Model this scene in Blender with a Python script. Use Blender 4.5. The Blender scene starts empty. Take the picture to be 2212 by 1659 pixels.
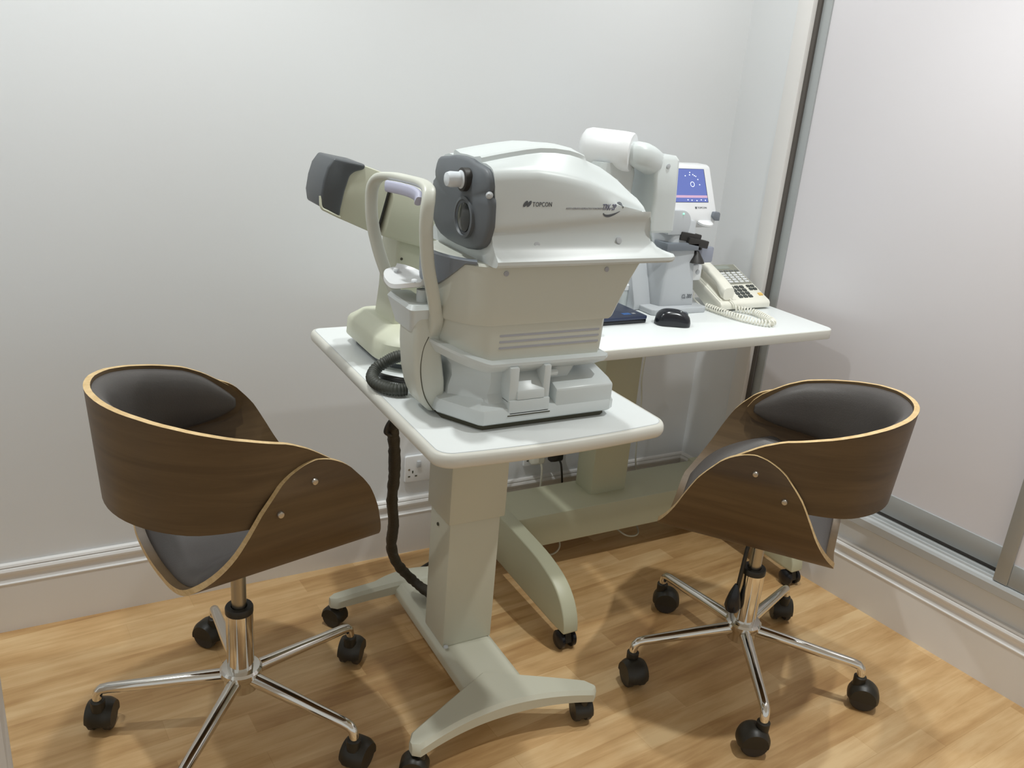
import bpy, bmesh, math, random
from mathutils import Vector, Matrix
random.seed(7)
C = bpy.context.scene.collection
PI = math.pi

# ------------------------------------------------------------------ camera
scene = bpy.context.scene
CAM_YAW, CAM_PITCH, CAM_ROLL = 0.52314, -0.34286, 0.08494
fw = Vector((math.sin(CAM_YAW) * math.cos(CAM_PITCH), math.cos(CAM_YAW) * math.cos(CAM_PITCH), math.sin(CAM_PITCH)))
r0 = Vector((math.cos(CAM_YAW), -math.sin(CAM_YAW), 0))
u0 = r0.cross(fw)
rt = r0 * math.cos(CAM_ROLL) + u0 * math.sin(CAM_ROLL)
up = -r0 * math.sin(CAM_ROLL) + u0 * math.cos(CAM_ROLL)
cam_data = bpy.data.cameras.new('camera')
cam = bpy.data.objects.new('camera', cam_data)
C.objects.link(cam)
mw = Matrix((rt, up, -fw)).transposed().to_4x4()
mw.translation = Vector((0, 0, 1.4))
cam.matrix_world = mw
cam_data.sensor_width = 36.0
cam_data.lens = 36.0 * 1855.4 / 2212.0
cam_data.clip_start = 0.02
scene.camera = cam

# ------------------------------------------------------------------ light
scene.view_settings.view_transform = 'Standard'
scene.view_settings.look = 'None'
scene.view_settings.gamma = 1.0
scene.view_settings.exposure = 0.0
scene.cycles.use_denoising = True
scene.cycles.max_bounces = 8
world = bpy.data.worlds.new('room_light')
scene.world = world
world.use_nodes = True
wb = world.node_tree.nodes['Background']
wb.inputs[0].default_value = (0.98, 1.0, 0.97, 1)
wb.inputs[1].default_value = 0.55

def spot(name, loc, power, col=(0.965, 1.0, 0.985), size=150, radius=0.035, blend=0.8, aim=(0, 0, -1)):
    d = bpy.data.lights.new(name, 'SPOT')
    d.energy = power; d.color = col
    d.spot_size = math.radians(size); d.spot_blend = blend
    d.shadow_soft_size = radius
    o = bpy.data.objects.new(name, d)
    o.location = loc
    o.rotation_euler = Vector(aim).to_track_quat('-Z', 'Y').to_euler()
    C.objects.link(o)
    return o
spot('downlight_desk', (1.50, 1.55, 2.42), 40, size=150, blend=1.0)
spot('downlight_doors', (1.70, 0.90, 2.42), 72, size=104, blend=1.0)
spot('downlight_table', (0.35, 1.66, 2.42), 52, size=118, blend=1.0)
spot('downlight_left', (-0.45, 1.66, 2.42), 31, size=124, blend=1.0)

# ------------------------------------------------------------------ materials
def srgb(r, g, b):
    f = lambda c: (c / 255 / 12.92) if c / 255 <= 0.04045 else ((c / 255 + 0.055) / 1.055) ** 2.4
    return (f(r), f(g), f(b), 1)

def mat(name, col, rough=0.5, metal=0.0, noise=0.0, nscale=30, bump=0.0, bscale=200, coat=0.0, spec=0.5):
    m = bpy.data.materials.new(name); m.use_nodes = True
    nt = m.node_tree; b = nt.nodes['Principled BSDF']
    b.inputs['Base Color'].default_value = col
    b.inputs['Roughness'].default_value = rough
    b.inputs['Metallic'].default_value = metal
    b.inputs['Coat Weight'].default_value = coat
    b.inputs['Specular IOR Level'].default_value = spec
    tc = nt.nodes.new('ShaderNodeTexCoord')
    if noise > 0:
        n = nt.nodes.new('ShaderNodeTexNoise'); n.inputs['Scale'].default_value = nscale
        n.inputs['Detail'].default_value = 4
        nt.links.new(tc.outputs['Object'], n.inputs['Vector'])
        mx = nt.nodes.new('ShaderNodeMix'); mx.data_type = 'RGBA'
        mx.inputs[6].default_value = tuple(c * (1 - noise) for c in col[:3]) + (1,)
        mx.inputs[7].default_value = tuple(min(1, c * (1 + noise)) for c in col[:3]) + (1,)
        nt.links.new(n.outputs['Fac'], mx.inputs[0])
        nt.links.new(mx.outputs[2], b.inputs['Base Color'])
    if bump > 0:
        n2 = nt.nodes.new('ShaderNodeTexNoise'); n2.inputs['Scale'].default_value = bscale
        nt.links.new(tc.outputs['Object'], n2.inputs['Vector'])
        bp = nt.nodes.new('ShaderNodeBump'); bp.inputs['Strength'].default_value = bump
        bp.inputs['Distance'].default_value = 0.002
        nt.links.new(n2.outputs['Fac'], bp.inputs['Height'])
        nt.links.new(bp.outputs['Normal'], b.inputs['Normal'])
    return m

def wood(name, c1, c2, scale=(3, 40, 40), rough=0.45, rot=(0, 0, 0)):
    m = bpy.data.materials.new(name); m.use_nodes = True
    nt = m.node_tree; b = nt.nodes['Principled BSDF']
    tc = nt.nodes.new('ShaderNodeTexCoord'); mp = nt.nodes.new('ShaderNodeMapping')
    mp.inputs['Scale'].default_value = scale; mp.inputs['Rotation'].default_value = rot
    nt.links.new(tc.outputs['Object'], mp.inputs['Vector'])
    n = nt.nodes.new('ShaderNodeTexNoise'); n.inputs['Scale'].default_value = 2.2
    n.inputs['Detail'].default_value = 8; n.inputs['Roughness'].default_value = 0.6; n.inputs['Distortion'].default_value = 0.6
    nt.links.new(mp.outputs['Vector'], n.inputs['Vector'])
    r = nt.nodes.new('ShaderNodeValToRGB')
    r.color_ramp.elements[0].position = 0.3; r.color_ramp.elements[0].color = c1
    r.color_ramp.elements[1].position = 0.72; r.color_ramp.elements[1].color = c2
    nt.links.new(n.outputs['Fac'], r.inputs['Fac'])
    nt.links.new(r.outputs['Color'], b.inputs['Base Color'])
    b.inputs['Roughness'].default_value = rough
    return m

def floor_mat():
    m = bpy.data.materials.new('oak_laminate'); m.use_nodes = True
    nt = m.node_tree; b = nt.nodes['Principled BSDF']; L = nt.links.new
    tc = nt.nodes.new('ShaderNodeTexCoord'); mp = nt.nodes.new('ShaderNodeMapping')
    mp.inputs['Rotation'].default_value = (0, 0, math.radians(-5))
    L(tc.outputs['Object'], mp.inputs['Vector'])
    br = nt.nodes.new('ShaderNodeTexBrick')
    br.offset = 0.37; br.inputs['Scale'].default_value = 1.0
    br.inputs['Brick Width'].default_value = 0.46; br.inputs['Row Height'].default_value = 0.066
    br.inputs['Mortar Size'].default_value = 0.0006; br.inputs['Mortar Smooth'].default_value = 0.3
    br.inputs['Color1'].default_value = (0.0, 0.0, 0.0, 1); br.inputs['Color2'].default_value = (1, 1, 1, 1)
    br.inputs['Mortar'].default_value = (0.25, 0.25, 0.25, 1)
    L(mp.outputs['Vector'], br.inputs['Vector'])
    mp2 = nt.nodes.new('ShaderNodeMapping'); mp2.inputs['Scale'].default_value = (2.2, 26, 1)
    L(mp.outputs['Vector'], mp2.inputs['Vector'])
    n = nt.nodes.new('ShaderNodeTexNoise'); n.inputs['Scale'].default_value = 1.6
    n.inputs['Detail'].default_value = 7; n.inputs['Roughness'].default_value = 0.62; n.inputs['Distortion'].default_value = 0.5
    L(mp2.outputs['Vector'], n.inputs['Vector'])
    mp3 = nt.nodes.new('ShaderNodeMapping'); mp3.inputs['Scale'].default_value = (3.2, 9, 1)
    L(mp.outputs['Vector'], mp3.inputs['Vector'])
    n3 = nt.nodes.new('ShaderNodeTexNoise'); n3.inputs['Scale'].default_value = 1.3; n3.inputs['Detail'].default_value = 3
    L(mp3.outputs['Vector'], n3.inputs['Vector'])
    a1 = nt.nodes.new('ShaderNodeMath'); a1.operation = 'MULTIPLY'; a1.inputs[1].default_value = 0.22
    L(br.outputs['Color'], a1.inputs[0])
    a2 = nt.nodes.new('ShaderNodeMath'); a2.operation = 'MULTIPLY_ADD'; a2.inputs[1].default_value = 0.50
    L(n.outputs['Fac'], a2.inputs[0]); L(a1.outputs[0], a2.inputs[2])
    a3 = nt.nodes.new('ShaderNodeMath'); a3.operation = 'MULTIPLY_ADD'; a3.inputs[1].default_value = 0.52
    L(n3.outputs['Fac'], a3.inputs[0]); L(a2.outputs[0], a3.inputs[2])
    r = nt.nodes.new('ShaderNodeValToRGB'); e = r.color_ramp.elements
    e[0].position = 0.36; e[0].color = srgb(164, 122, 76)
    e[1].position = 0.80; e[1].color = srgb(228, 196, 148)
    k = e.new(0.52); k.color = srgb(192, 152, 102)
    k = e.new(0.64); k.color = srgb(210, 172, 122)
    L(a3.outputs[0], r.inputs['Fac']); L(r.outputs['Color'], b.inputs['Base Color'])
    b.inputs['Roughness'].default_value = 0.42
    return m

def screen_mat():
    m = bpy.data.materials.new('lit_screen'); m.use_nodes = True
    nt = m.node_tree; b = nt.nodes['Principled BSDF']
    b.inputs['Base Color'].default_value = srgb(40, 50, 110)
    b.inputs['Roughness'].default_value = 0.25
    b.inputs['Emission Color'].default_value = srgb(112, 128, 188)
    b.inputs['Emission Strength'].default_value = 0.75
    return m

def glow(name, col, s):
    m = bpy.data.materials.new(name); m.use_nodes = True
    b = m.node_tree.nodes['Principled BSDF']
    b.inputs['Base Color'].default_value = col
    b.inputs['Emission Color'].default_value = col
    b.inputs['Emission Strength'].default_value = s
    return m

M = dict(
    wall=mat('wall_paint', srgb(226, 228, 230), 0.55, noise=0.012, nscale=3, bump=0.06, bscale=90),
    ceiling=mat('ceiling_paint', srgb(235, 235, 232), 0.8),
    gloss=mat('gloss_trim_paint', srgb(230, 228, 226), 0.16),
    floor=floor_mat(),
    door=mat('door_gloss_panel', srgb(222, 219, 223), 0.30),
    alu=mat('silver_aluminium', srgb(200, 203, 204), 0.30, 0.25),
    alu_frame=mat('grey_anodised_frame', srgb(176, 180, 181), 0.36, 0.25),
    gap_shade=mat('door_gap_shade', srgb(92, 87, 83), 0.8),  # flat dark colour standing in for shade in the door gaps
    table=mat('white_melamine', srgb(232, 236, 236), 0.32, noise=0.01),
    table_edge=mat('cream_edge_band', srgb(212, 211, 203), 0.42),
    cream=mat('cream_painted_steel', srgb(200, 199, 182), 0.42, noise=0.015, nscale=8),
    deskcream=mat('ivory_painted_steel', srgb(192, 192, 166), 0.42, noise=0.015, nscale=8),
    abs=mat('warm_white_plastic', srgb(206, 212, 212), 0.33, noise=0.01),
    abs2=mat('ivory_plastic', srgb(202, 204, 194), 0.36, noise=0.01),
    yel=mat('aged_ivory_plastic', srgb(204, 206, 186), 0.4, noise=0.015),
    white=mat('bright_white_plastic', srgb(232, 234, 236), 0.3),
    lgrey=mat('pale_grey_plastic', srgb(190, 194, 198), 0.35),
    grey=mat('blue_grey_plastic', srgb(118, 124, 132), 0.34),
    grey2=mat('slate_grey_plastic', srgb(96, 101, 106), 0.5),
    visor=mat('charcoal_visor', srgb(80, 84, 88), 0.45),
    lilac=mat('lilac_silicone', srgb(186, 188, 210), 0.5),
    platen=mat('steel_blue_plate', srgb(150, 154, 168), 0.4),
    stripe=mat('grey_stripe', srgb(168, 170, 178), 0.5),
    dark=mat('dark_plastic', srgb(46, 44, 42), 0.45),
    black=mat('black_plastic', srgb(40, 37, 30), 0.42),
    blackgloss=mat('black_gloss', srgb(26, 28, 34), 0.2),
    glass=mat('dark_lens_glass', srgb(58, 60, 58), 0.12),
    nozzle=mat('milky_clear_plastic', srgb(214, 220, 226), 0.15),
    chrome=mat('chrome', srgb(225, 222, 216), 0.09, 1.0),
    steel=mat('satin_steel', srgb(176, 170, 158), 0.3, 1.0),
    walnut=wood('walnut_veneer', srgb(78, 60, 37), srgb(104, 83, 56), (1.2, 1.2, 16), 0.42),
    ply=wood('pale_plywood_edge', srgb(196, 164, 112), srgb(226, 198, 150), (20, 20, 60), 0.5),
    leather=mat('charcoal_leather', srgb(82, 78, 76), 0.42, noise=0.05, nscale=40, bump=0.15, bscale=350),
    ink=mat('grey_print', srgb(88, 92, 98), 0.6),
    ink2=mat('blue_grey_print', srgb(104, 106, 134), 0.6),
    screw=mat('nickel_screw', srgb(190, 184, 174), 0.3, 0.9),
    key=mat('grey_key', srgb(116, 118, 116), 0.5),
    keyd=mat('charcoal_key', srgb(74, 78, 76), 0.5),
    keyface=mat('khaki_grey_overlay', srgb(142, 142, 130), 0.5),
    lcd=mat('lcd_glass', srgb(150, 156, 148), 0.25),
    orange=mat('amber_key', srgb(228, 190, 110), 0.5),
    phone=mat('phone_ivory', srgb(236, 234, 222), 0.35),
    laptop=mat('navy_laptop_lid', srgb(46, 56, 84), 0.3),
    sticker=mat('blue_sticker', srgb(40, 110, 190), 0.4),
    rubber=mat('ribbed_rubber', srgb(62, 64, 58), 0.55),
    wrap=mat('brown_black_cable_wrap', srgb(52, 46, 34), 0.6, noise=0.2, nscale=120, bump=0.4, bscale=160),
    cable=mat('white_cable', srgb(214, 212, 198), 0.5),
    shade=mat('dark_gap', srgb(74, 72, 58), 0.8),
    screen=screen_mat(),
    dot=glow('screen_dot', (0.8, 0.86, 1.0, 1), 0.9),
    red=glow('screen_red_band', srgb(172, 140, 164), 0.7),
    led=glow('green_led', (0.2, 1.0, 0.5, 1), 2.0),
)

# ------------------------------------------------------------------ builders
OFF = {}

class B:
    def __init__(s):
        s.bm = bmesh.new()
    def face(s, vs, mi=0):
        try:
            f = s.bm.faces.new(vs); f.material_index = mi
            return f
        except ValueError:
            return None
    def prism(s, pts, a, b, axis='z', mi=0):
        """pts: 2-D outline; extruded along axis from a to b.  axis z:(x,y) y:(x,z) x:(y,z)"""
        def P(p, t):
            return {'z': (p[0], p[1], t), 'y': (p[0], t, p[1]), 'x': (t, p[0], p[1])}[axis]
        v0 = [s.bm.verts.new(P(p, a)) for p in pts]; v1 = [s.bm.verts.new(P(p, b)) for p in pts]
        n = len(pts)
        s.face(v0[::-1], mi); s.face(v1, mi)
        for i in range(n):
            s.face((v0[i], v0[(i + 1) % n], v1[(i + 1) % n], v1[i]), mi)
        return s
    def box(s, x0, x1, y0, y1, z0, z1, mi=0):
        return s.prism([(x0, y0), (x1, y0), (x1, y1), (x0, y1)], z0, z1, 'z', mi)
    def obox(s, mtx, sx, sy, sz, mi=0):
        vs = [s.bm.verts.new(mtx @ Vector((x * sx / 2, y * sy / 2, z * sz / 2))) for x in (-1, 1) for y in (-1, 1) for z in (-1, 1)]
        for q in ((0, 1, 3, 2), (4, 6, 7, 5), (0, 4, 5, 1), (2, 3, 7, 6), (0, 2, 6, 4), (1, 5, 7, 3)):
            s.face([vs[i] for i in q], mi)
        return s
    def loft(s, rings, cap=True, mi=0, closed=True):
        R = [[s.bm.verts.new(p) for p in r] for r in rings]
        n = len(R[0])
        for a, b in zip(R[:-1], R[1:]):
            for i in range(n if closed else n - 1):
                s.face((a[i], a[(i + 1) % n], b[(i + 1) % n], b[i]), mi)
        if cap:
            s.face(R[0][::-1], mi); s.face(R[-1], mi)
        return s
    def tube(s, path, r, n=12, cap=True, mi=0):
        path = [Vector(p) for p in path]
        rs = r if isinstance(r, (list, tuple)) else [r] * len(path)
        rings = []; A = None
        for i, p in enumerate(path):
            t = (path[min(i + 1, len(path) - 1)] - path[max(i - 1, 0)]).normalized()
            if A is None:
                A = t.orthogonal().normalized()
            A = (A - t * A.dot(t)).normalized(); Bv = t.cross(A)
            rings.append([p + (A * math.cos(2 * PI * k / n) + Bv * math.sin(2 * PI * k / n)) * rs[i] for k in range(n)])
        return s.loft(rings, cap, mi)
    def sweep(s, path, sec, ref, mi=0):
        path = [Vector(p) for p in path]; ref = Vector(ref); rings = []
        for i, p in enumerate(path):
            t = (path[min(i + 1, len(path) - 1)] - path[max(i - 1, 0)]).normalized()
            A = (ref - t * ref.dot(t)).normalized(); Bv = t.cross(A)
            q = sec(i / (len(path) - 1)) if callable(sec) else sec
            rings.append([p + A * a + Bv * b for a, b in q])
        return s.loft(rings, True, mi)
    def lathe(s, prof, org=(0, 0, 0), axis=(0, 0, 1), n=28, mi=0):
        q = Vector((0, 0, 1)).rotation_difference(Vector(axis).normalized()); org = Vector(org)
        rings = [[org + q @ Vector((r * math.cos(2 * PI * k / n), r * math.sin(2 * PI * k / n), z)) for k in range(n)] for r, z in prof]
        return s.loft(rings, True, mi)
    def bevel(s, w, seg=2, ang=35):
        s.bm.normal_update()
        es = [e for e in s.bm.edges if len(e.link_faces) == 2 and e.calc_face_angle(0) > math.radians(ang)]
        if es:
            bmesh.ops.bevel(s.bm, geom=es, offset=w, segments=seg, affect='EDGES', clamp_overlap=True, profile=0.5)
        return s
    def build(s, name, m, parent=None, angle=38, recalc=True):
        if recalc:
            bmesh.ops.recalc_face_normals(s.bm, faces=s.bm.faces)
        me = bpy.data.meshes.new(name)
        s.bm.to_mesh(me); s.bm.free()
        for mm in (m if isinstance(m, (list, tuple)) else [m]):
            me.materials.append(M[mm] if isinstance(mm, str) else mm)
        for p in me.polygons:
            p.use_smooth = True
        me.set_sharp_from_angle(angle=math.radians(angle))
        o = bpy.data.objects.new(name, me); C.objects.link(o)
        if parent is not None:
            o.parent = parent
            OFF[o] = OFF.get(parent, Vector((0, 0, 0)))
            me.transform(Matrix.Translation(-OFF[o]))
        return o

def thing(name, label, cat, loc=(0, 0, 0), rotz=0, group=None, local=False):
    o = bpy.data.objects.new(name, None); C.objects.link(o)
    o.empty_display_size = 0.05
    o.location = loc; o.rotation_euler = (0, 0, rotz)
    o['label'] = label; o['category'] = cat
    if group: o['group'] = group
    OFF[o] = Vector((0, 0, 0)) if local else Vector(loc)
    return o

def tag(o, label, cat, group=None):
    o['label'] = label; o['category'] = cat
    if group: o['group'] = group
    return o

def struct(o):
    o['kind'] = 'structure'
    return o

def smooth_path(pts, n=8):
    """Catmull-Rom through pts"""
    P = [Vector(p) for p in pts]; P = [P[0] * 2 - P[1]] + P + [P[-1] * 2 - P[-2]]
    out = []
    for i in range(1, len(P) - 2):
        for k in range(n):
            t = k / n
            a, b, c, d = P[i - 1], P[i], P[i + 1], P[i + 2]
            out.append(0.5 * ((2 * b) + (c - a) * t + (2 * a - 5 * b + 4 * c - d) * t * t + (3 * b - a - 3 * c + d) * t ** 3))
    out.append(P[-2].copy())
    return out

def interp(tab, x):
    if x <= tab[0][0]: return tab[0][1]
    for (a, b), (c, d) in zip(tab[:-1], tab[1:]):
        if x <= c: return b + (d - b) * (x - a) / (c - a)
    return tab[-1][1]

def rrect(x0, x1, y0, y1, r, n=6):
    rr = r if isinstance(r, (list, tuple)) else [r] * 4     # corners: x0y0, x1y0, x1y1, x0y1
    out = []
    for (cx, cy, a0, q) in ((x0 + rr[0], y0 + rr[0], PI, rr[0]), (x1 - rr[1], y0 + rr[1], 1.5 * PI, rr[1]),
                            (x1 - rr[2], y1 - rr[2], 0, rr[2]), (x0 + rr[3], y1 - rr[3], 0.5 * PI, rr[3])):
        for k in range(n + 1):
            a = a0 + 0.5 * PI * k / n
            out.append((cx + q * math.cos(a), cy + q * math.sin(a)))
    return out

def ell(a, b, n=14, p=2.0):
    out = []
    for k in range(n):
        t = 2 * PI * k / n; c, s_ = math.cos(t), math.sin(t)
        out.append((a * math.copysign(abs(c) ** (2 / p), c), b * math.copysign(abs(s_) ** (2 / p), s_)))
    return out

def lettering(name, txt, size, m, parent, place, extr=0.0003, shear=0.0, spacing=1.0, squash=1.0):
    """text mesh; place(u,v,w) -> world point"""
    cu = bpy.data.curves.new(name, 'FONT'); cu.body = txt; cu.size = size; cu.extrude = extr
    cu.shear = shear; cu.space_character = spacing; cu.resolution_u = 3
    tmp = bpy.data.objects.new(name, cu); C.objects.link(tmp)
    bpy.context.view_layer.update()
    me = bpy.data.meshes.new_from_object(tmp.evaluated_get(bpy.context.evaluated_depsgraph_get()))
    bpy.data.objects.remove(tmp); bpy.data.curves.remove(cu)
    off = OFF.get(parent, Vector((0, 0, 0)))
    for v in me.vertices:
        v.co = Vector(place(v.co.x * squash, v.co.y, v.co.z)) - off
    me.materials.clear(); me.materials.append(M[m])
    o = bpy.data.objects.new(name, me); C.objects.link(o); o.parent = parent; OFF[o] = off
    return o

# ------------------------------------------------------------------ the room
WALL_Y = 2.155
A0 = Vector((1.969, WALL_Y, 0)); E1 = Vector((0.1064, -0.9943, 0)); NI = Vector((-0.9943, -0.1064, 0))
def RW(t, out, z):
    return A0 + E1 * t + NI * out + Vector((0, 0, z))
def rw_prism(b, prof, t0, t1, mi=0):
    """profile of (out, z) extruded along the right wall"""
    v0 = [b.bm.verts.new(RW(t0, o_, z)) for o_, z in prof]; v1 = [b.bm.verts.new(RW(t1, o_, z)) for o_, z in prof]
    n = len(prof)
    b.face(v0[::-1], mi); b.face(v1, mi)
    for i in range(n):
        b.face((v0[i], v0[(i + 1) % n], v1[(i + 1) % n], v1[i]), mi)
    return b
def rw_box(b, t0, t1, o0, o1, z0, z1, mi=0):
    return rw_prism(b, [(o0, z0), (o1, z0), (o1, z1), (o0, z1)], t0, t1, mi)

CEIL = 2.5
struct(B().box(-1.9, 2.75, -3.2, 2.4, -0.06, 0.0).build('floor', 'floor'))
struct(B().box(-1.9, 2.75, -3.2, 2.4, CEIL, CEIL + 0.06).build('ceiling', 'ceiling'))
struct(B().box(-1.9, 2.4, WALL_Y, WALL_Y + 0.12, 0.0, CEIL).build('wall_back', 'wall'))
b = B(); rw_box(b, -0.1, 0.171, -0.10, 0.0, 0, CEIL); rw_box(b, 0.171, 3.4, -0.10, 0.0, 0, 0.252)
struct(b.build('wall_right', 'wall'))
struct(B().box(-1.9, -0.128, 1.40, 1.50, 0.0, CEIL).bevel(0.004).build('wall_left', 'wall'))

SK = [(0, 0), (0.018, 0), (0.018, 0.131), (0.0195, 0.1325), (0.0195, 0.135), (0.0145, 0.1365), (0.0125, 0.143), (0.0125, 0.150),
      (0.0145, 0.155), (0.0165, 0.160), (0.0165, 0.166), (0.0135, 0.1715), (0.0095, 0.1730), (0.0095, 0.1745), (0.0115, 0.176), (0.009, 0.181), (0, 0.183)]
b = B(); b.prism([(WALL_Y - o_, z) for o_, z in SK], -1.9, 1.975, 'x')
struct(b.build('baseboard_back', 'gloss', angle=25))
b = B(); rw_prism(b, SK, 0.005, 3.4)
struct(b.build('baseboard_right', 'gloss', angle=25))
# sliding wardrobe doors in an aluminium track on the raised right-hand wall
TRK = [(-0.10, 0.252), (0.022, 0.252), (0.026, 0.256), (0.026, 0.278), (0.021, 0.285), (0.012, 0.287), (0.010, 0.292), (0.008, 0.292), (0.007, 0.288),
       (-0.002, 0.289), (-0.003, 0.296), (-0.006, 0.296), (-0.007, 0.290), (-0.016, 0.290), (-0.10, 0.290)]
b = B(); rw_prism(b, TRK, 0.171, 3.4)
struct(b.build('trim_1', 'alu', angle=25))
b = B(); rw_box(b, 0.171, 0.224, -0.10, 0.006, 0.252, CEIL); b.bevel(0.002)
struct(b.build('trim_2', 'gloss'))
struct(rw_box(B(), 0.2245, 0.2375, -0.10, -0.012, 0.291, CEIL).build('trim_3', 'gap_shade'))  # nearly flush strip, painted dark as the shaded recess beside the door
def door(name, t0, t1, out, zb, st):
    d = struct(rw_box(B(), t0 + st, t1 - st, out - 0.016, out - 0.006, zb + 0.06, 2.36).build(name, 'door'))
    b = B(); rw_box(b, t0, t0 + st, out - 0.022, out, zb, 2.40); rw_box(b, t1 - st, t1, out - 0.022, out, zb, 2.40)
    rw_box(b, t0 + st, t1 - st, out - 0.022, out - 0.002, zb, zb + 0.062)
    rw_box(b, t0 + st, t1 - st, out - 0.022, out - 0.002, 2.34, 2.40); b.bevel(0.0015)
    b.build('door_frame', 'alu_frame', d)
    rw_box(B(), t0 + st, t1 - st, out - 0.020, out - 0.010, zb - 0.012, zb).build('door_gap_strip', 'gap_shade', d)  # dark strip painted in for the shade between rail and track
    return d
door('door_1', 0.2380, 1.16, -0.020, 0.302, 0.031)
door('door_2', 1.112, 2.10, 0.018, 0.288, 0.036)

# ------------------------------------------------------------------ chairs
def chair(label, loc, rotz, z0, leg0, lever, dx):
    t = thing('office_chair', label, 'chair', loc, rotz, 'bent walnut swivel chairs', local=True)
    RS, TH, XC = 0.2508, 0.0115, 0.023  # radius of the bent seat sheet, its thickness
    XC += dx
    S = 0.450
    HT = [(0, .200), (.06, .2015), (.12, .2025), (.158, .201), (.20, .184), (.2475, .164), (.28, .150), (.315, .1365), (.345, .123), (.369, .111), (.39, .096), (.405, .0825), (.422, .067), (.432, .053), (.441, .036), (.447, .020), (.45, .003)]
    def cross(s, rad):
        a = RS * PI / 2
        if abs(s) <= a:
            q = s / RS
            return rad * math.sin(q), z0 + RS - rad * math.cos(q)
        return math.copysign(rad - 0.13 * (abs(s) - a), s), z0 + RS + (abs(s) - a)
    ss = sorted(set([round(S * math.sin(PI / 2 * k / 34), 5) for k in range(-34, 35)]))
    NV = 12
    def sheet(rad, hs, smax=1.0):
        g = []
        for s in ss:
            y, z = cross(s * smax, rad); h = hs(abs(s * smax))
            g.append([Vector((XC + h * (2 * j / NV - 1), y, z)) for j in range(NV + 1)])
        return g
    def shell(g_out, g_in, name, m):
        b = B(); n, mm = len(g_out), len(g_out[0])
        O = [[b.bm.verts.new(p) for p in r] for r in g_out]; I = [[b.bm.verts.new(p) for p in r] for r in g_in]
        for i in range(n - 1):
            for j in range(mm - 1):
                b.face((O[i][j], O[i + 1][j], O[i + 1][j + 1], O[i][j + 1]), 0)
                b.face((I[i][j], I[i][j + 1], I[i + 1][j + 1], I[i + 1][j]), 0)
        ring = [(i, 0) for i in range(n)] + [(n - 1, j) for j in range(1, mm)] + [(i, mm - 1) for i in range(n - 2, -1, -1)] + [(0, j) for j in range(mm - 2, 0, -1)]
        for k in range(len(ring)):
            a, c = ring[k], ring[(k + 1) % len(ring)]
            b.face((O[a[0]][a[1]], O[c[0]][c[1]], I[c[0]][c[1]], I[a[0]][a[1]]), 1)
        return b.build(name, m, t, angle=50)
    hs = lambda s: interp(HT, s)
    shell(sheet(RS, hs), sheet(RS - TH, hs), 'seat_shell', ['walnut', 'ply'])
    # seat pad lining the inside of the seat shell
    SP = 0.318
    def pad_h(s):
        e = s / SP
        return (interp(HT, s) - 0.017) * (1 - max(0, (e - 0.55) / 0.45) ** 3.2 * 0.94)
    b = B(); g1, g2 = [], []
    for k in range(-30, 31):
        s = SP * math.sin(PI / 2 * k / 30); h = pad_h(abs(s))
        r1, r2 = [], []
        for j in range(15):
            v = 2 * j / 14 - 1
            v = math.sin(v * PI / 2)
            tk = 0.040 * (1 - abs(v) ** 4) ** 0.5 * (1 - (abs(s) / SP) ** 6) ** 0.5
            y, z = cross(s, RS - TH - 0.0005); r1.append(Vector((XC + h * v, y, z)))
            y, z = cross(s, RS - TH - 0.001 - tk); r2.append(Vector((XC + h * v, y, z)))
        g1.append(r1); g2.append(r2)
    b.loft([a + c[::-1] for a, c in zip(g1, g2)]); b.build('seat_pad', 'leather', t, angle=60)
    # back shell: a half tube round the rear, its wings dropping to the sides
    RB, XB = RS - TH - 0.002, -0.037
    XE = 0.100
    half = RB * PI / 2 + (XE - XB)
    XB += dx; XE += dx
    def plan(a, rad):
        q = abs(a); sg = 1 if a >= 0 else -1
        if q <= RB * PI / 2:
            w = q / RB
            return XB - rad * math.cos(w), sg * rad * math.sin(w)
        return XB + (q - RB * PI / 2), sg * rad
    FT = [(0, .404), (.12, .402), (.25, .398), (.38, .389), (.5, .377), (.62, .363), (.75, .3465), (.83, .327), (.9, .303), (.94, .288), (.975, .268), (1, .245)]
    FB = [(0, .183), (.4, .186), (.6, .196), (.8, .206), (.9, .209), (.95, .214), (.98, .224), (1, .240)]
    AT = [(q * half, z) for q, z in FT]; AB = [(q * half, z) for q, z in FB]
    aa = sorted(set([round(half * math.sin(PI / 2 * k / 36), 5) for k in range(-36, 37)]))
    NB = 10
    def bsheet(rad):
        g = []
        for a in aa:
            x, y = plan(a, rad); zt, zb = interp(AT, abs(a)) + z0, interp(AB, abs(a)) + z0
            g.append([Vector((x - 0.008 * (zz - z0 - 0.33) / 0.12 * (1 if abs(a) < 0.3 else 0.3), y, zz)) for zz in [zb + (zt - zb) * j / NB for j in range(NB + 1)]])
        return g
    shell(bsheet(RB), bsheet(RB - TH), 'back_shell', ['walnut', 'ply'])
    PA = half - 0.018
    b = B(); rings = []
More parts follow.
